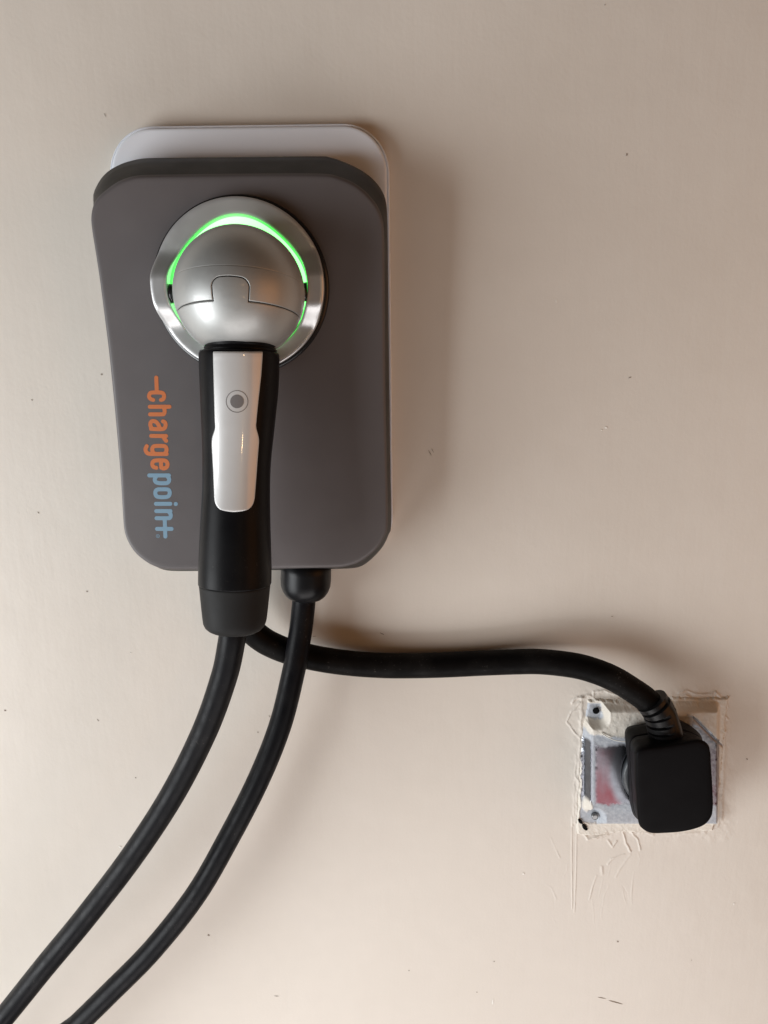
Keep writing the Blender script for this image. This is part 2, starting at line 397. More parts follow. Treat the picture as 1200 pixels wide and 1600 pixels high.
# ================================================================== OUTLET
outlet = empty('power_outlet', 'square galvanised outlet cover smeared with cream paint, behind the black plug', 'power outlet')
px0, px1, py0, py1 = 903, 1134, 1084, 1303
ox0 = at(906, 1190)[0]; ox1 = at(1131, 1190)[0]; oz1 = at(1020, 1086)[2]; oz0 = at(1020, 1302)[2]
n = 380
ax = np.linspace(ox0, ox1, n); az = np.linspace(oz0, oz1, n); AX, AZ = np.meshgrid(ax, az, indexing='ij')
QX, QY = proj(AX, np.full_like(AX, -0.006), AZ)
wob = 1.6 * vnoise(QX / 16, QY / 16, 3)
# plateau outline: a square with its corners cut back for the screw ears
def sd_box(X, Y, cx, cy, hx, hy, r):
    dx = np.abs(X - cx) - hx + r; dy = np.abs(Y - cy) - hy + r
    return np.hypot(np.maximum(dx, 0), np.maximum(dy, 0)) + np.minimum(np.maximum(dx, dy), 0) - r
sq = sd_box(QX, QY, 1021, 1196, 108, 98, 10)
cut_ul = sd_box(QX, QY, 918, 1100, 22, 25, 5)
cut_ur = sd_box(QX, QY, 1128, 1100, 20, 24, 6)
cut_ll = sd_box(QX, QY, 912, 1293, 22, 22, 6)
cut_lr = sd_box(QX, QY, 1130, 1296, 20, 20, 6)
diag = lambda X, Y, x, y, s1, s2: (s1 * (X - x) + s2 * (Y - y)) / math.sqrt(2)
pl = np.maximum.reduce([sq, -cut_ul, -cut_ll])
mir = smooth(929, 934, QX) * (1 - smooth(1248, 1254, QY)) * smooth(1150, 1162, QY)
hgt = 0.0015 + 0.0075 * (1 - smooth(-13, 0, pl)) + 0.00012 * vnoise(QX / 6, QY / 6, 21) * (1 - .93 * mir)
rc = np.hypot(QX - 1025, QY - 1205)
hgt += 0.0 * np.exp(-((rc - 66) / 5.5) ** 2) - 0.003 * (1 - smooth(54, 56, rc))
# rolled left edge
hgt += 0.0012 * np.exp(-((QX - 921) / 2.2) ** 2) * smooth(1135, 1145, QY) * (1 - smooth(1262, 1275, QY))
# brushed-on paint: the top, edges and streaks; bare galvanised in the middle
nz = vnoise(QX / 14, QY / 14, 11); nf = vnoise(QX / 4, QY / 4, 12)
top_line = 1139 - 26 * smooth(935, 1000, QX) * 0 + 10 * np.sin((QX - 905) / 34.0) - 12 * smooth(985, 1060, QX)
paint = 1 - smooth(-3, 3, QY - top_line + 6 * nz + 2 * nf)
paint = np.maximum(paint, 1 - smooth(-1.5, 1.5, QX - 911 + 3 * nz + (QY - 1190) * .02))
paint = np.maximum(paint, smooth(-2, 2, QY - 1291 + (QX - 960) * 0.02 + 5 * nz + 2 * nf))
paint = np.maximum(paint, smooth(-2, 2, QX - 1127 + 3 * nz) * smooth(1100, 1130, QY))
paint = np.maximum(paint, (1 - smooth(-2, 2, np.hypot((QX - 918), (QY - 1262) / 2.2) - 6 + 3 * nz)))
dur = diag(QX, QY, 1108, 1143, 1, -1)
paint = np.maximum(paint, smooth(-1.0, 1.0, dur - 1.5 + 1.2 * nf) * smooth(1060, 1080, QX))
ear = sd_box(QX, QY, 929, 1113, 13, 13, 5) + 3.5 * nz + 2 * nf
paint = paint * smooth(-1.5, 1.5, np.maximum(ear, (1112 - QY) * .9 + (940 - QX) * -0.0 - 8))
paint *= 1 - (1 - smooth(-1, 1, np.hypot(QX - 928, QY - 1277) - 5 + 2 * nz))
paint = np.clip(paint, 0, 1)
streak = np.abs(QX - 917.5 + 0.8 * nz)
white = (1 - smooth(-3, 3, 1252 - QY + 6 * nz + (QX - 930) * -0.05)) * 0.0
white = smooth(-3, 4, QY - 1253 + 5 * nz + 2.5 * nf)                                             # chalky zinc at the foot
white = np.maximum(white, (1 - smooth(-2, 6, QY - top_line - 12 + 7 * nz)) )                      # thin white veil under the paint line
white = np.maximum(white, (1 - smooth(1.0, 3.5, np.abs(QX - 926 + 1.5 * nz))) * smooth(1140, 1150, QY) * .9)
white = np.maximum(white, smooth(0, 3, QX - 1060) * np.clip(0.40 + .6 * nf, 0, 1))
hgt -= 0.0012 * np.exp(-((dur + 2.0) / 1.3) ** 2) * (QX > 1080)
paint *= 1 - 0.8 * np.exp(-((dur + 2.0) / 1.6) ** 2) * (QX > 1080)
white *= 1 - 0.6 * np.exp(-((dur + 2.0) / 2.0) ** 2) * (QX > 1080)
red_reflection = smooth(-4, 5, QX - 929 + 2 * nz) * smooth(-6, 10, QY - 1164) * (1 - smooth(-2, 2, QY - 1254 + 5 * nz + 2 * nf)) * (1 - smooth(-12, 2, 70 - rc))  # pinkish reflection in the bare metal, put into its colour
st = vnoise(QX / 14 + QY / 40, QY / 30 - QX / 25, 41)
red_reflection = red_reflection * np.clip(0.42 + 0.45 * smooth(1195, 1240, QY + 12 * st) + 0.22 * st, 0, 1)
hgt += paint * (0.0006 + 0.00025 * vnoise(QX / 5, QY / 5, 31))
hgt += ridge([(921, 1096), (950, 1099), (985, 1102), (1090, 1101)], 2.5, 0.0010, 1.5, 14, QX, QY)
eb = np.minimum(np.minimum(AX - ox0, ox1 - AX), np.minimum(AZ - oz0, oz1 - AZ)) * 2000
em = smooth(0.5, 7, eb + 3.2 * nz + 1.5 * nf - 1.0 + 4 * smooth(-40, 0, 930 - QX) * smooth(1130, 1150, QY))
hgt = hgt * em - 0.0006 * (1 - em)
def plate_mat():
    m = bpy.data.materials.new('galvanised_plate_with_paint'); m.use_nodes = True
    nt = m.node_tree; p = nt.nodes['Principled BSDF']; L = nt.links
    tc = nt.nodes.new('ShaderNodeTexCoord')
    def at_(nm):
        a = nt.nodes.new('ShaderNodeAttribute'); a.attribute_name = nm; return a.outputs['Fac']
    def noise(s, d=6):
        q_ = nt.nodes.new('ShaderNodeTexNoise'); q_.inputs['Scale'].default_value = s; q_.inputs['Detail'].default_value = d
        L.new(tc.outputs['Object'], q_.inputs['Vector']); return q_.outputs['Fac']
    def mixc(f, a, b_):
        x = nt.nodes.new('ShaderNodeMix'); x.data_type = 'RGBA'; L.new(f, x.inputs[0])
        for i, v in ((6, a), (7, b_)):
            if isinstance(v, tuple): x.inputs[i].default_value = (*v, 1)
            else: L.new(v, x.inputs[i])
        return x.outputs[2]
    def mixf(f, a, b_):
        x = nt.nodes.new('ShaderNodeMix'); L.new(f, x.inputs[0])
        for i, v in ((2, a), (3, b_)):
            if isinstance(v, float): x.inputs[i].default_value = v
            else: L.new(v, x.inputs[i])
        return x.outputs[0]
    zinc = mixc(noise(180), (0.13, 0.135, 0.15), (0.22, 0.23, 0.26))
    chalk = mixc(noise(500, 8), (0.28, 0.31, 0.36), (0.62, 0.64, 0.67))
    c = mixc(at_('red_reflection'), zinc, (0.15, 0.045, 0.055))
    c = mixc(at_('white'), c, chalk)
    c = mixc(at_('paint'), c, (WALLC[0] * 1.02, WALLC[1] * 1.03, WALLC[2] * 1.02))
    L.new(c, p.inputs['Base Color'])
    L.new(mixf(at_('paint'), mixf(at_('white'), mixf(at_('red_reflection'), 1.0, 0.85), 0.15), 0.0), p.inputs['Metallic'])
    L.new(mixf(at_('paint'), mixf(at_('white'), 0.26, 0.6), 0.42), p.inputs['Roughness'])
    bp = nt.nodes.new('ShaderNodeBump'); bp.inputs['Strength'].default_value = 0.35; bp.inputs['Distance'].default_value = 0.0003
    L.new(mixf(at_('white'), 0.06, 0.7), bp.inputs['Strength'])
    L.new(noise(350, 4), bp.inputs['Height']); L.new(bp.outputs[0], p.inputs['Normal'])
    return m
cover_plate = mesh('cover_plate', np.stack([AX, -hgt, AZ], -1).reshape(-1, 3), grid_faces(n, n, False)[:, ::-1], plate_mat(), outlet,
     attrs={'paint': paint, 'white': np.clip(white, 0, 1), 'red_reflection': red_reflection})
cover_plate['label'] = 'galvanised raised square plate half covered in brushed cream paint'

def disc_px(name, px, py, h, rpx, m, parent, depth=0.0008, squash=1.0, rot=0.0, seg=24):
    c = at(px, py, h); r = rpx / pxm(py, h); th = np.linspace(0, 2 * np.pi, seg, endpoint=False)
    jj = 1 + 0.0 * th
    def ring(rr, y):
        x = rr * np.cos(th) * jj; z = rr * np.sin(th) * squash
        return np.stack([c[0] + x * math.cos(rot) - z * math.sin(rot), np.full_like(th, y), c[2] + x * math.sin(rot) + z * math.cos(rot)], 1)
    return rings_mesh(name, [ring(r, -(h - depth)), ring(r, -h), ring(r * 0.7, -h - 0.00005)], m, parent)
disc_px('screw_hole', 931.5, 1111, 0.0032, 5.2, M['hole'], outlet)
disc_px('screw_hole', 1110, 1113, 0.0038, 2.2, M['hole'], outlet, squash=2.6, rot=0.5)
disc_px('screw_hole', 907, 1284, 0.0030, 2.4, M['hole'], outlet, squash=2.2, rot=0.7)
disc_px('screw_hole', 914, 1293, 0.0030, 3.2, M['hole'], outlet, squash=2.0, rot=0.6)
disc_px('screw_head', 930, 1277, 0.0050, 4.8, M['screw'], outlet, depth=0.003)
# round receptacle under the plug
rcp = at(1026, 1207, 0.008); rr = 56 / pxm(1207, 0.012)
th = np.linspace(0, 2 * np.pi, 72, endpoint=False)
def yring(c, r, h): return np.stack([c[0] + r * np.cos(th), np.full_like(th, -h), c[2] + r * np.sin(th)], 1)
rings_mesh('receptacle', [yring(rcp, rr, 0.006), yring(rcp, rr, 0.0125), yring(rcp, rr * .985, 0.0135), yring(rcp, rr * .9, 0.0138)], M['receptacle'], outlet)
# a hair of dried paint strung across the plate
hr = catmull([at(940, 1146, .0105), at(950, 1152, .0110), at(962, 1157, .0115), at(978, 1159, .012)], 8)
tube('paint_string', hr, 0.0004, M['fleck'], outlet, 8)

# ================================================================== CHARGER
charger = empty('ev_charger', 'charcoal wall charger with silver back plate, silver ring and orange and blue lettering', 'EV charger')
# --- silver back plate: rounded rectangle fixed to the wall
HB = 0.012
bl = at(172.5, 300, HB)[0]; br = at(609.0, 300, HB)[0]; bt = at(400, 193, HB)[2]; bb = at(400, 872, HB)[2]
def rrect(x0, x1, z0, z1, r, n=20):
    out = []
    for cx, cz, a0 in ((x1 - r, z1 - r, 0), (x0 + r, z1 - r, 90), (x0 + r, z0 + r, 180), (x1 - r, z0 + r, 270)):
        for k in range(n + 1):
            a = math.radians(a0 + 90 * k / n); out.append((cx + r * math.cos(a), cz + r * math.sin(a)))
    return np.array(out)
def rlevel(off, h, r=0.029):
    o = rrect(bl + off, br - off, bb + off, bt - off, r - off)
    return np.stack([o[:, 0], np.full(len(o), -h), o[:, 1]], 1)
rings_mesh('back_plate', [rlevel(0.0008, 0), rlevel(0, 0.002), rlevel(0, HB - .0042), rlevel(0.0001, HB - .0030), rlevel(0.0004, HB - .0026), rlevel(0.0010, HB - .0026), rlevel(.00115, HB - .0045), rlevel(.0017, HB - .0045), rlevel(.00185, HB - .0014), rlevel(0.0021, HB - .0005), rlevel(0.0028, HB),
    rlevel(0.004, HB), rlevel(0.012, HB)], M['silver_back'], charger)

# --- charcoal cover, lofted from the back rim over the shoulder to the tilted face
HF_T, HF_B = 0.052, 0.044
zt = at(400, 272, HF_T)[2]; zb = at(400, 888, HF_B)[2]
def hface(z): return HF_B + (HF_T - HF_B) * (z - zb) / (zt - zb)
def at_face(px, py, off=0.0):
    """intersection of the view ray with the cover's face plane (+off)"""
    d = ray(px, py); k = (HF_T - HF_B) / (zt - zb)
    # -y = HF_B + k (z - zb) + off
    t = (-(CAM[1]) - HF_B - off - k * (CAM[2] - zb)) / (d[1] + k * d[2])
    return CAM + d * t
F_px = [(260, 274), (219, 275), (201.7, 278), (184, 285), (166.7, 297), (152.5, 309), (144.8, 322), (141.4, 339), (143.0, 360), (149.3, 400), (155.2, 440), (166, 524),
        (170.2, 560), (177, 626), (183, 691), (187.7, 746), (191, 800), (193.5, 829), (199, 846), (210, 863), (225, 876), (240, 884.5), (260, 889.5), (311, 890), (400, 889), (520, 887),
        (545, 884), (562, 878), (579, 866), (592, 853), (602, 835), (605.5, 817), (604.5, 732), (602, 620), (601, 500), (600.5, 400), (599.5, 360), (597, 341), (587.5, 320), (570, 300), (552.5, 287), (529, 277), (500, 272.5), (380, 272.5)]
M_px = [(260, 246.5), (225, 247.5), (207.5, 250.6), (190, 256), (171.3, 266), (158.5, 278.3), (149, 294.7), (145.6, 306), (146.8, 322), (151, 342), (153.5, 360), (161, 400), (168.5, 440), (180, 524),
        (184.5, 560), (191.5, 626), (196.5, 691), (201, 746), (203, 800), (205, 829), (209, 846), (218, 863), (231, 876), (244, 884), (262, 891.5), (311, 892.3), (400, 891.3), (520, 889),
        (548, 888), (566, 884), (583, 871), (598, 854), (607, 836), (611.5, 817), (610, 732), (608.5, 620), (607, 500), (606, 400), (605.2, 345), (603.8, 320), (599, 302.5), (587.5, 285), (570, 269.8), (546.7, 257), (517.5, 246.5), (495, 244.3), (380, 245.5)]
NB = 360
ctr = np.array([385.0, 570.0])
Fo = polar_outline(F_px, ctr, NB); Mo = polar_outline(M_px, ctr, NB)
Fw = np.array([at_face(x, y) for x, y in Fo])
hm = 0.52
Mw = np.array([at(x, y, hface(at_face(x, y)[2]) * hm) for x, y in Mo])
cw = Fw.mean(0)
def inset(Wd, d):
    v = Wd - cw; v[:, 1] = 0; L_ = np.linalg.norm(v, axis=1)[:, None]; q_ = Wd - v / L_ * d
    return q_
Bw = inset(Mw, 0.0015); Bw[:, 1] = -0.0135
B2 = inset(Mw, 0.0003); B2[:, 1] = Mw[:, 1] * 0.5 - 0.006
rings = [inset(Bw, .004), Bw, B2, Mw]
for t in (0.35, 0.65, 0.85, 0.95):
    q_ = Mw + (Fw - Mw) * (t ** 1.08)
    q_[:, 1] = Mw[:, 1] + (Fw[:, 1] - Mw[:, 1]) * t * 0.97
    rings.append(q_)
def face_y(q_): q_[:, 1] = -np.array([hface(z) for z in q_[:, 2]]); return q_
e1 = inset(Fw, 0.0004); face_y(e1); e1[:, 1] += 0.00055
e2 = inset(Fw, 0.0012); face_y(e2); e2[:, 1] += 0.00014
e3 = inset(Fw, 0.0022); face_y(e3)
e4 = inset(Fw, 0.0040); face_y(e4)
e5 = inset(Fw, 0.0100); face_y(e5)
rings += [e1, e2, e3, e4, e5]
rings_mesh('cover_sides', rings[:8], M['dark_side'], charger, True, False)  # sides coloured darker than the face
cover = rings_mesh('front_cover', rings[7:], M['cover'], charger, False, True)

# --- lettering, one mesh per glyph, printed on the face
def A_(pts): return [(200 + x / 11.43, 580 + y / 11.43) for x, y in pts]
def B_(pts): return [(200 + x / 11.43, 710 + y / 11.43) for x, y in pts]
def sm(pts): return [tuple(p) for p in catmull(pts, 5)]
glyphs = [
    ('orange', [A_([(505, 115), (515, 375)]), sm(A_([(450, 512), (400, 492), (376, 445), (398, 392), (450, 380), (570, 380), (622, 395), (645, 440), (630, 495), (590, 513)]))]),
    ('orange', [A_([(390, 635), (740, 635)]), sm(A_([(635, 640), (652, 685), (655, 725), (640, 762), (600, 770), (395, 770)]))]),
    ('orange', [sm(A_([(625, 895), (660, 915), (672, 960), (655, 1012), (605, 1034), (520, 1034), (412, 1030)])), sm(A_([(575, 1030), (545, 960), (500, 905), (445, 890), (407, 915), (400, 965), (422, 1020)]))]),
    ('orange', [A_([(415, 1155), (680, 1158)]), sm(A_([(625, 1160), (650, 1205), (682, 1243)]))]),
    ('orange', [sm(A_([(650, 1472), (682, 1440), (688, 1385), (665, 1345), (620, 1335), (500, 1335), (450, 1350), (433, 1400), (450, 1450), (485, 1476)])), sm(A_([(690, 1478), (560, 1478), (390, 1476), (335, 1452), (312, 1395), (335, 1338)]))]),
    ('orange', [sm(B_([(505, 238), (455, 222), (434, 175), (455, 122), (520, 106), (630, 106), (685, 125), (706, 175), (690, 228), (635, 250), (597, 232)])), B_([(588, 110), (594, 235)])]),
    ('blue', [B_([(380, 375), (730, 375)]), sm(B_([(700, 388), (732, 430), (732, 475), (700, 508), (640, 514), (560, 512), (500, 495), (477, 450), (500, 400)]))]),
    ('blue', [sm(B_([(540, 624), (690, 624), (735, 645), (745, 695), (725, 742), (670, 762), (570, 762), (510, 745), (488, 695), (500, 645), (540, 624)]))]),
    ('blue', [B_([(500, 882), (755, 882)]), B_([(853, 885), (854, 885)])]),
    ('blue', [B_([(505, 1012), (758, 1012)]), sm(B_([(722, 1020), (752, 1050), (764, 1090), (750, 1128), (710, 1139), (510, 1139)])), B_([(655, 1145), (668, 1465)]), B_([(520, 1330), (778, 1330)])],),
]
for k, (c_, strokes) in enumerate(glyphs):
    allp = np.array([p for s in strokes for p in s]); rad = 3.15
    f_ = lambda X, Y: np.minimum.reduce([seg_dist(X, Y, s) for s in strokes]) - rad
    V2, F2 = fill_sdf(f_, allp[:, 0].min() - 5, allp[:, 0].max() + 5, allp[:, 1].min() - 5, allp[:, 1].max() + 5, 0.55)
    V3 = [at_face(x, y, 0.00012) for x, y in V2]
    mesh('letter', V3, F2, M[c_], cover, smooth=False)
f_ = lambda X, Y: np.minimum(np.abs(np.hypot(X - 246.6, Y - 837.6) - 2.5) - 0.35, np.hypot(X - 246.6, Y - 837.6) - 0.9)
V2, F2 = fill_sdf(f_, 242, 251, 833, 842, 0.2)
mesh('registered_mark', [at_face(x, y, 0.00012) for x, y in V2], F2, M['blue'], cover, smooth=False)

# --- holster ring on the face
kk = (HF_T - HF_B) / (zt - zb)
nrm = np.array([0, -1.0, -kk]); nrm /= np.linalg.norm(nrm)           # outward
nrm = np.array([0, -1.0, kk * 1.0]); nrm /= np.linalg.norm(nrm)
up = np.cross(np.array([1.0, 0, 0]), nrm); up = up if up[2] > 0 else -up
exv = np.array([1.0, 0, 0])
rc0 = at_face(379, 449.5)
def loc(x, z, h): return rc0 + exv * x + up * z + nrm * h
RO_, RI_ = 0.0512, 0.0414
th = np.linspace(0, 2 * np.pi, 420, endpoint=False)
def lsq(r, a):
    # the opening narrows a little at its upper left and upper right
    k = max(0.0, min(1.0, (RO_ - r) / (RO_ - RI_))); return r * (1 - 0.058 * k * (math.sin(2 * a) ** 2 if math.sin(a) > 0 else 0.0))
def lring(r, hf):
    P_ = []
    for a in th:
        q = lsq(r, a); x_ = q * math.cos(a); z_ = q * math.sin(a) * 0.985
        P_.append(loc(x_, z_, hf(x_, z_) if callable(hf) else hf))
    return np.array(P_)
def ringh(x, z):
    a = abs(z + 0.0026)
    bump = 1 - float(smooth(0.0065, 0.0240, a))
    return 0.0100 + 0.0085 * bump + 0.0015 * (z / RO_)
rings_mesh('ring_base', [lring(RO_ + .0021, -.001), lring(RO_ + .0021, .0050), lring(RO_ + .0014, .0058), lring(RO_ - .002, .0058), lring(RI_ - .0, .0058), lring(RI_ - .0, .0)], M['gloss'], charger, False, False)
m_ = lambda d: (lambda x, z: ringh(x, z) - d)
rings_mesh('holster_ring', [lring(RO_ - .0006, .0058), lring(RO_, m_(.0022)), lring(RO_, m_(.0010)), lring(RO_ - .0003, m_(.0003)), lring(RO_ - .0009, m_(0)), lring(RO_ - .0025, m_(0)),
    lring((RO_ + RI_) / 2, m_(.0001)), lring(RI_ + .0020, m_(.0002)), lring(RI_ + .0008, m_(.0003)), lring(RI_ + .0002, m_(.0008)), lring(RI_, m_(.002)), lring(RI_, .004)], M['ring'], charger, False, False)
lr = [(RI_ - .0001, .0088), (RI_ - .0006, .0082)]
rings_mesh('light_edge', [lring(RI_ - .0001, .0094), lring(RI_ - .0011, .0082)], M['glow_edge'], charger, False, False)
rings_mesh('light_ring', [lring(RI_ - .0011, .0082), lring(RI_ - .004, .0066), lring(RI_ - .0085, .0055)], M['glow'], charger, False, False)
rings_mesh('light_edge', [lring(RI_ - .0085, .0055), lring(RI_ - .012, .0035)], M['glow_edge'], charger, False, False)
rings_mesh('holster_cup', [lring(RI_ - .012, .0035), lring(RI_ - .016, .001), lring(.004, .001)], M['black'], charger, False, True)
for s in (-1, 1):                                                    # pivot pads in the ears
    c0 = loc(s * (RI_ - .0006), -.0040, .0135)
    pr = []
    for (rr_, d) in ((.0050, 0), (.0048, .0018), (.0040, .0024), (.0015, .0026)):
        pr.append(np.array([c0 + up * rr_ * math.cos(a) * 1.15 + nrm * (rr_ * .8 * math.sin(a)) - exv * s * d for a in np.linspace(0, 2 * np.pi, 28, endpoint=False)]))
    rings_mesh('pivot_pad', pr, M['gloss'], charger)

# --- cable gland under the cover
gh = 0.0225
gp = [(873, 39), (890, 39), (905, 39.3), (914, 38.6), (922, 36.0), (928, 32.0), (932, 27.5), (935, 21.0), (936.5, 18.5)]
pts = [at(478.0 - (y - 905) * 0.03, y, gh) for y, _ in gp]; rad = [r / pxm(y, gh) for y, r in gp]
tube('cable_gland', pts, rad, M['gland'], charger, 64)

# ================================================================== CONNECTOR
conn = empty('charging_connector', 'black charging handle with silver ball head and silver inlay, parked in the green lit ring', 'charging handle')
def hax(y): return 0.082 + (y - 540) / 450 * 0.020                     # handle axis leaves the wall towards its foot
rows = [  # y, left, right
    (549.5, 318.0, 431.0), (550.5, 314.5, 434.5), (553, 313.0, 435.8), (560, 312.6, 436), (595, 313.8, 435.2), (620, 314.8, 433.5), (642, 315.6, 430.8), (680, 317.2, 427), (698, 317.8, 424.6), (730, 318.2, 422), (764, 318, 421),
    (803, 315.6, 421.4), (830, 314.2, 422), (862, 312.7, 423.0), (885, 311.8, 423.6), (905, 311.5, 423.4), (910, 311.6, 423.2)]
yy = np.array([r[0] for r in rows]); ll = np.array([r[1] for r in rows]); rt = np.array([r[2] for r in rows])
def hsec(y, l, r, seg=96, dep=1.0, hh=None):
    h = hax(y) if hh is None else hh
    c = at((l + r) / 2, y, h); rx = (r - l) / 2 / pxm(y, h)
    c2 = at((l + r) / 2, y + 2, hax(y + 2) if hh is None else hh); ax_ = c - at((l + r) / 2 - 0.0, y + 2, (hax(y + 2) if hh is None else hh)); ax_ /= np.linalg.norm(ax_)
    fr = np.array([0, -1.0, 0]); fr = fr - ax_ * fr.dot(ax_); fr /= np.linalg.norm(fr); ex_ = np.cross(ax_, fr)
    t = np.linspace(0, 2 * np.pi, seg, endpoint=False)
    # the whole section is lowered a little at its rim so its front stands at photo height y
    ce = np.cos(t); se = np.sin(t)
    px_ = np.sign(ce) * np.abs(ce) ** 0.92; pz_ = np.sign(se) * np.abs(se) ** 0.92
    return c + rx * px_[:, None] * ex_ + rx * dep * pz_[:, None] * fr
ys = np.concatenate([[549.5, 550.5, 552, 554, 557], np.arange(562, 906, 6), [909.0, 911.0]])
L2 = np.interp(ys, yy, ll); R2 = np.interp(ys, yy, rt)
k_ = np.ones(5) / 5
L2[6:-6] = np.convolve(L2, k_, 'same')[6:-6]; R2[6:-6] = np.convolve(R2, k_, 'same')[6:-6]
hr_ = [hsec(y, l, r) for y, l, r in zip(ys, L2, R2)]
grip = rings_mesh('grip', hr_, M['black'], conn)
# boot
by = [(910.5, 313.5, 421.5), (912.5, 312.6, 422.2), (915, 313, 421.6), (935, 315, 419.6), (955, 317, 417.6), (966, 318.2, 416.2), (972, 319.2, 415), (977, 321.5, 413), (981, 325.5, 409), (984, 331, 403.5), (985.5, 338, 397)]
rings_mesh('cable_boot', [hsec(y, l, r) for y, l, r in by], M['boot'], conn)
# collar under the ball
cy_ = [(522, 326, 428), (528, 322, 431), (536, 320.5, 432), (541, 320.5, 432), (542, 322.5, 430), (544, 322.5, 430), (545, 320.5, 432), (549, 320.5, 432), (551, 322, 430)]
rings_mesh('collar', [hsec(y, l, r) for y, l, r in cy_], M['black'], conn)

# ball head with real seams
hbc = 0.0765
bc = at(374.6, 458.0, hbc); RB = 101.0 / pxm(457, hbc)
ax_b = bc - at(373, 600, hbc + 0.0125); ax_b /= np.linalg.norm(ax_b)
fr_b = np.array([0, -1.0, 0]); fr_b -= ax_b * fr_b.dot(ax_b); fr_b /= np.linalg.norm(fr_b); ex_b = np.cross(ax_b, fr_b); ex_b = ex_b if ex_b[0] > 0 else -ex_b
def on_ball(px, py):
    d = ray(px, py); d = d / np.linalg.norm(d); o = CAM - bc; b2 = o.dot(d); disc = b2 * b2 - (o.dot(o) - RB * RB)
    p = CAM + d * (-b2 - math.sqrt(max(disc, 0))) - bc
    lat = math.asin(np.clip(p.dot(ax_b) / RB, -1, 1)); lon = math.atan2(p.dot(ex_b), p.dot(fr_b)); return lat, lon
lat2 = on_ball(331, 469.5)[0]; lat1 = on_ball(360, 414.5)[0]; latn = on_ball(359, 431)[0]
lonL = on_ball(331, 452)[1]; lonR = on_ball(389.5, 452)[1]
lon = np.concatenate([np.linspace(-1.55, 1.55, 900), np.linspace(1.55, 2 * np.pi - 1.55, 60)[1:-1]])
lat = np.concatenate([np.linspace(-1.02, -.35, 70)[:-1], np.linspace(-.35, .75, 400), np.linspace(.75, np.pi / 2 - 0.004, 90)[1:]])
LA, LO = np.meshgrid(lat, lon, indexing='ij')
LOc = np.where(LO > np.pi, LO - 2 * np.pi, LO)
S_ = (LOc - (lonL + lonR) / 2) * RB * math.cos(lat2); T_ = LA * RB
halfw = (lonR - lonL) / 2 * RB * math.cos(lat2)
dn = sd_box(S_, T_ + 0.0012 * (S_ / halfw) ** 2 * (T_ > lat2 * RB), 0, (latn + lat2) / 2 * RB - 0.01, halfw, (latn - lat2) / 2 * RB + 0.01, 0.0042)
dh = T_ - lat2 * RB
rr_s = 0.0008
dd = np.minimum(dh, dn)
g2 = 0.0011 * np.exp(-(dd / 0.00024) ** 2)
g1 = 0.00010 * np.exp(-((T_ - lat1 * RB) / 0.00028) ** 2) * (dd > 0)
Rr = RB - g2 - g1 - 0.00015 * (dd < 0) + 0.00012 * (T_ < lat1 * RB)
PB = bc + (Rr * np.sin(LA))[..., None] * ax_b + (Rr * np.cos(LA))[..., None] * (np.cos(LOc)[..., None] * fr_b + np.sin(LOc)[..., None] * ex_b)
Vb = PB.reshape(-1, 3); Fb = grid_faces(len(lat), len(lon), True)
fd = dd.reshape(-1)[Fb].mean(1)
def sub(name, mask, m, parent):
    f = Fb[mask]; u_, inv = np.unique(f, return_inverse=True)
    return mesh(name, Vb[u_], inv.reshape(-1, 4), m, parent)
sw = 0.00021
sub('upper_shell', fd >= sw, M['ball'], conn)
sub('lower_shell', fd < -sw, M['ball'], conn)
sub('shell_seam', np.abs(fd + 1e-9) < sw, M['hole'], conn)

# silver inlay draped over the front of the grip
dg = bpy.context.evaluated_depsgraph_get()
gm = grip.data
bvh = BVHTree.FromPolygons([v.co[:] for v in gm.vertices], [p.vertices[:] for p in gm.polygons])
def hit(px, py, off=0.0):
    d = ray(px, py); d = d / np.linalg.norm(d)
    l_, nn, _, _ = bvh.ray_cast(Vector(CAM), Vector(d))
    if l_ is None: return None
    p = np.array(l_); 
    ax0 = at(368, py, hax(py)); out = p - ax0; out[2] = 0; out /= np.linalg.norm(out)
    return p + out * off
Lp = [(548.8, 333), (560, 333.1), (604, 334.2), (640, 335.2), (656, 335.6), (664, 336.2), (669, 336.2), (674, 334.8), (680, 332.6), (686, 331.2), (694, 330.9), (717, 332.2), (741, 333.6), (778, 335), (786, 336.4), (791, 339.3), (795, 343.3), (798, 350)]
Rp = [(548.8, 410.3), (560, 409.9), (586, 408), (623, 403.9), (650, 401.2), (660, 400.3), (666, 399.8), (672, 401), (678, 402.9), (685, 404.4), (690, 404.6), (717, 402.4), (750, 400), (778, 397.8), (786, 395.8), (791, 393), (795, 388.6), (798, 381.5)]
yl = np.concatenate([[549.2, 549.6, 550.4, 551.6], np.arange(553, 786, 2.0), [787, 789, 790.5, 792, 793.5, 795, 796.2, 797.2, 797.8]])
lx = np.interp(yl, [a for a, _ in Lp], [b_ for _, b_ in Lp]); rx_ = np.interp(yl, [a for a, _ in Rp], [b_ for _, b_ in Rp])
lx[4:-9] = np.convolve(lx, np.ones(3) / 3, 'same')[4:-9]; rx_[4:-9] = np.convolve(rx_, np.ones(3) / 3, 'same')[4:-9]
ss = np.concatenate([[-1, -.995, -.98, -.955, -.92], np.linspace(-.86, .86, 29), [.92, .955, .98, .995, 1]])
Vv = []
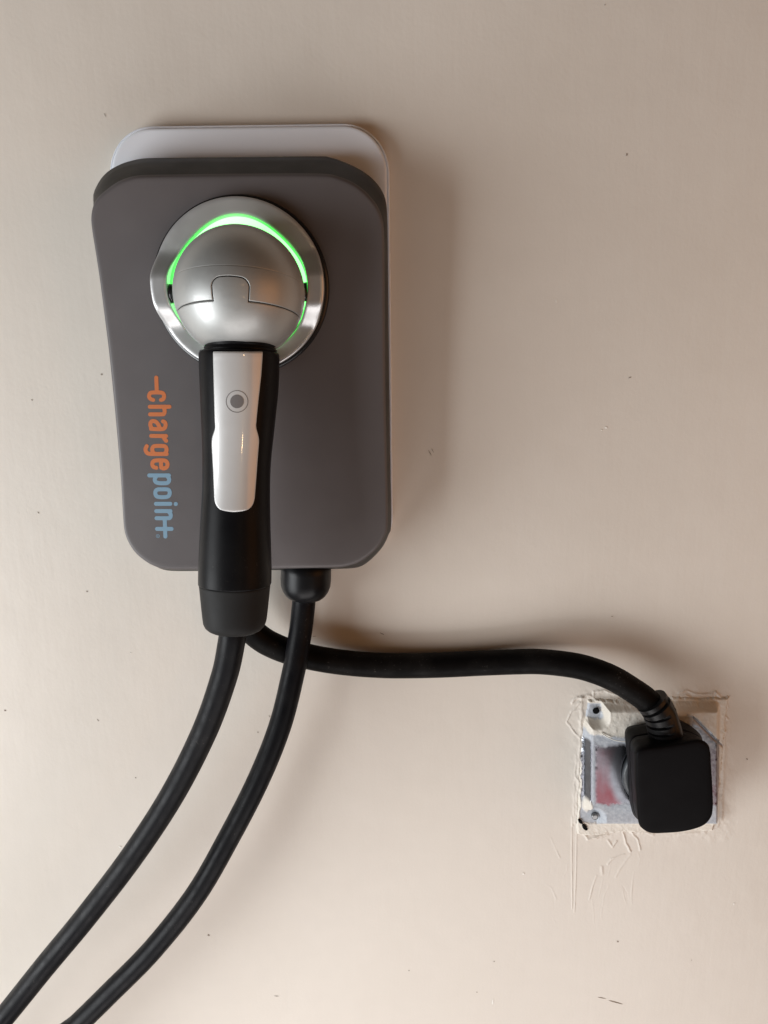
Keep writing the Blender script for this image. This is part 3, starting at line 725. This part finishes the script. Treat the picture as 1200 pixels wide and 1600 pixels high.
for i, (y, a, b_) in enumerate(zip(yl, lx, rx_)):
    ey = min(1, (y - 549.0) / 2.5) if y < 560 else min(1, max(0, (798.3 - y) / 3.5)); ey = math.sqrt(max(0, 1 - (1 - ey) ** 2))
    for s in ss:
        e = min(1, (1 - abs(s)) / 0.06); e = math.sqrt(max(0, 1 - (1 - e) ** 2))
        x = (a + b_) / 2 + (b_ - a) / 2 * s
        sag = 2.0 * (1 - s * s) if y > 785 else 0.0
        sag = sag * (y - 785) / 13 if sag else 0
        p = hit(x, y + sag, -0.0004 + 0.0013 * e * ey)
        Vv.append(p if p is not None else Vv[-1])
inlay = mesh('silver_inlay', Vv, grid_faces(len(yl), len(ss), False)[:, ::-1], M['plate'], conn)
im = inlay.data
bvh = BVHTree.FromPolygons([v.co[:] for v in im.vertices], [p.vertices[:] for p in im.polygons])
bx_, by_ = 370.3, 627.3
for nm, f_ in (('button_dot', lambda X, Y: np.hypot(X - bx_, Y - by_) - 10.6), ('button_outline', lambda X, Y: np.abs(np.hypot(X - bx_, Y - by_) - 16.9) - 0.5)):
    V2, F2 = fill_sdf(f_, bx_ - 20, bx_ + 20, by_ - 20, by_ + 20, 0.5)
    mesh(nm, [hit(x, y, 0.00010) for x, y in V2], F2, M['button'], inlay)

# ================================================================== CHARGING CABLE (from the handle, out of frame, back to the gland)
c1 = [(366, 970, .1010), (364, 985, .1015), (361.5, 1005, .101), (350, 1058, .098), (319, 1144, .093), (268, 1244, .088), (205, 1340, .083), (133, 1434, .079), (71, 1509, .076), (14, 1580, .073), (-45, 1652, .071)]
c2 = [(475.5, 930, .0235), (474, 948, .0245), (470.5, 980, .0275), (464.5, 1018, .031), (459.5, 1046, .0335), (438.5, 1131, .038), (404.5, 1217, .042), (357.5, 1309, .046), (306, 1398, .050), (239, 1483, .053), (172, 1551, .056), (123, 1599, .058), (68, 1650, .060)]
w1 = [at(*p) for p in c1]; w2 = [at(*p) for p in c2]
mid = [np.array([-0.42, -.070, 0.72]), np.array([-0.54, -.075, 0.52]), np.array([-0.52, -.080, 0.36]), np.array([-0.40, -.075, 0.33]), np.array([-0.31, -.07, 0.46]), np.array([-0.295, -.066, 0.66])]
mid = [w1[-1] + np.array([-.09, 0, -.12]), w1[-1] + np.array([-.17, 0, -.27]), w1[-1] + np.array([-.19, 0, -.42]), w1[-1] + np.array([-.10, 0, -.50]), w2[-1] + np.array([-.155, 0, -.43]), w2[-1] + np.array([-.14, 0, -.27]), w2[-1] + np.array([-.075, 0, -.11])]
path = catmull(w1 + mid + w2[::-1], 12)
cable = tube('charging_cable', path, 0.0084, M['cable'], None, 48)
cable['label'] = 'thick black charging cable sweeping to the lower left from the handle and looping back'
cable['category'] = 'cable'

# ================================================================== POWER CORD
cord = empty('plug_in_cord', 'black power cord running right from the charger to the square plug in the wall outlet', 'power cord')
cp = [(352, 872, .028), (357, 905, .030), (366, 940, .030), (384, 974, .028), (407, 997, .025), (435, 1012, .0215), (466, 1022, .018), (505, 1030.5, .0150), (550, 1036.5, .0135), (595, 1039.6, .0125), (633, 1040.2, .012), (690, 1039, .012), (750, 1036.2, .0125), (800, 1034.2, .014), (845, 1033.8, .0165), (896, 1039.5, .0205), (930, 1048.5, .024), (960, 1061, .027), (988, 1078, .029), (1008, 1092, .031), (1022, 1106, .0325)]
tube('cord_jacket', catmull([at(*p) for p in cp], 10), 0.0094, M['cord'], cord, 48)
# strain relief with ribs
sp = catmull([at(1017.5, 1095, .0325), at(1029, 1111, .0335), at(1035.5, 1131, .0340), at(1039, 1148, .0345), at(1041, 1162, .035)], 34)
t_ = np.linspace(0, 1, len(sp)); rs = []
for t in t_:
    r = 0.0118 + 0.0004 * t
    if 0.10 < t < 0.86:
        ph = (t - 0.10) / 0.76 * 5; fr = ph % 1
        if fr < 0.32: r -= 0.0030
    if t > 0.9: r += 0.0010 * (t - .9) / .1
    rs.append(r)
sr = tube('strain_relief', sp, rs, M['relief'], cord, 96)
sr.data.polygons.foreach_set('use_smooth', [False] * len(sr.data.polygons))
# smooth spine bridging the ribs on the side facing the room
sp2 = sp[12:-8:3] + np.array([0.0042, -0.0038, 0.0004]); rsp = np.interp(np.linspace(0, 1, len(sp2)), [0, .05, 1], [0.0060, 0.0068, 0.0078])
tube('relief_spine', sp2, rsp, M['relief'], sr, 40)
# plug body
PF = [(994, 1187), (996, 1176.7), (1006.7, 1170.5), (1035, 1167), (1068, 1161.7), (1091, 1157.5), (1104, 1161.5), (1110.8, 1173), (1113, 1203), (1115, 1236.7), (1115, 1266.7), (1110, 1281.7), (1096.7, 1293), (1068, 1300.8), (1035, 1303.5), (1016.7, 1303), (1005, 1297), (998.5, 1286), (996, 1253), (994, 1220)]
PB_ = [(978.5, 1162), (979, 1149), (986, 1141), (1010, 1136), (1040, 1131), (1062, 1128.5), (1077, 1133), (1091, 1144), (1098, 1158), (1101, 1200), (1104, 1250), (1098, 1270), (1070, 1282), (1030, 1286), (1004, 1284), (991, 1275), (986.7, 1262), (984.5, 1237), (981, 1195)]
pc = np.array([1050.0, 1222.0]); fo = polar_outline(PF, pc, 160); bo_ = polar_outline(PB_, pc, 160)
hF, hB = 0.054, 0.022
fw = np.array([at(x, y, hF) for x, y in fo]); bw = np.array([at(x, y, hB) for x, y in bo_]); pcw = fw.mean(0)
def ins(Wd, d, y):
    v = Wd - pcw; v[:, 1] = 0; q_ = Wd - v / np.linalg.norm(v, axis=1)[:, None] * d; q_[:, 1] = y; return q_
b0 = ins(bw, .002, -.0138); b1 = ins(bw, 0.0006, -(hB - .003)); b2_ = ins(bw, 0.0, -hB)
prg = [ins(bw, .005, -.0138), b0, b1, b2_]
for t, g_ in ((.3, 0), (.375, 0), (.38, .0007), (.405, .0007), (.41, 0), (.6, 0), (.85, 0)):
    q_ = bw + (fw - bw) * t; y_ = -(hB + (hF - .0025 - hB) * t); q_ = ins(q_, g_, y_); prg.append(q_)
f0 = ins(fw, 0, -(hF - .0018)); f1 = ins(fw, .0004, -(hF - .0008)); f2 = ins(fw, .0012, -(hF - .0002)); f3 = ins(fw, .0024, -hF); f4 = ins(fw, .006, -hF - .0001); f5 = ins(fw, .014, -hF - .0002)
rings_mesh('plug_body', prg + [f0, f1, f2, f3, f4, f5], M['plug'], cord)
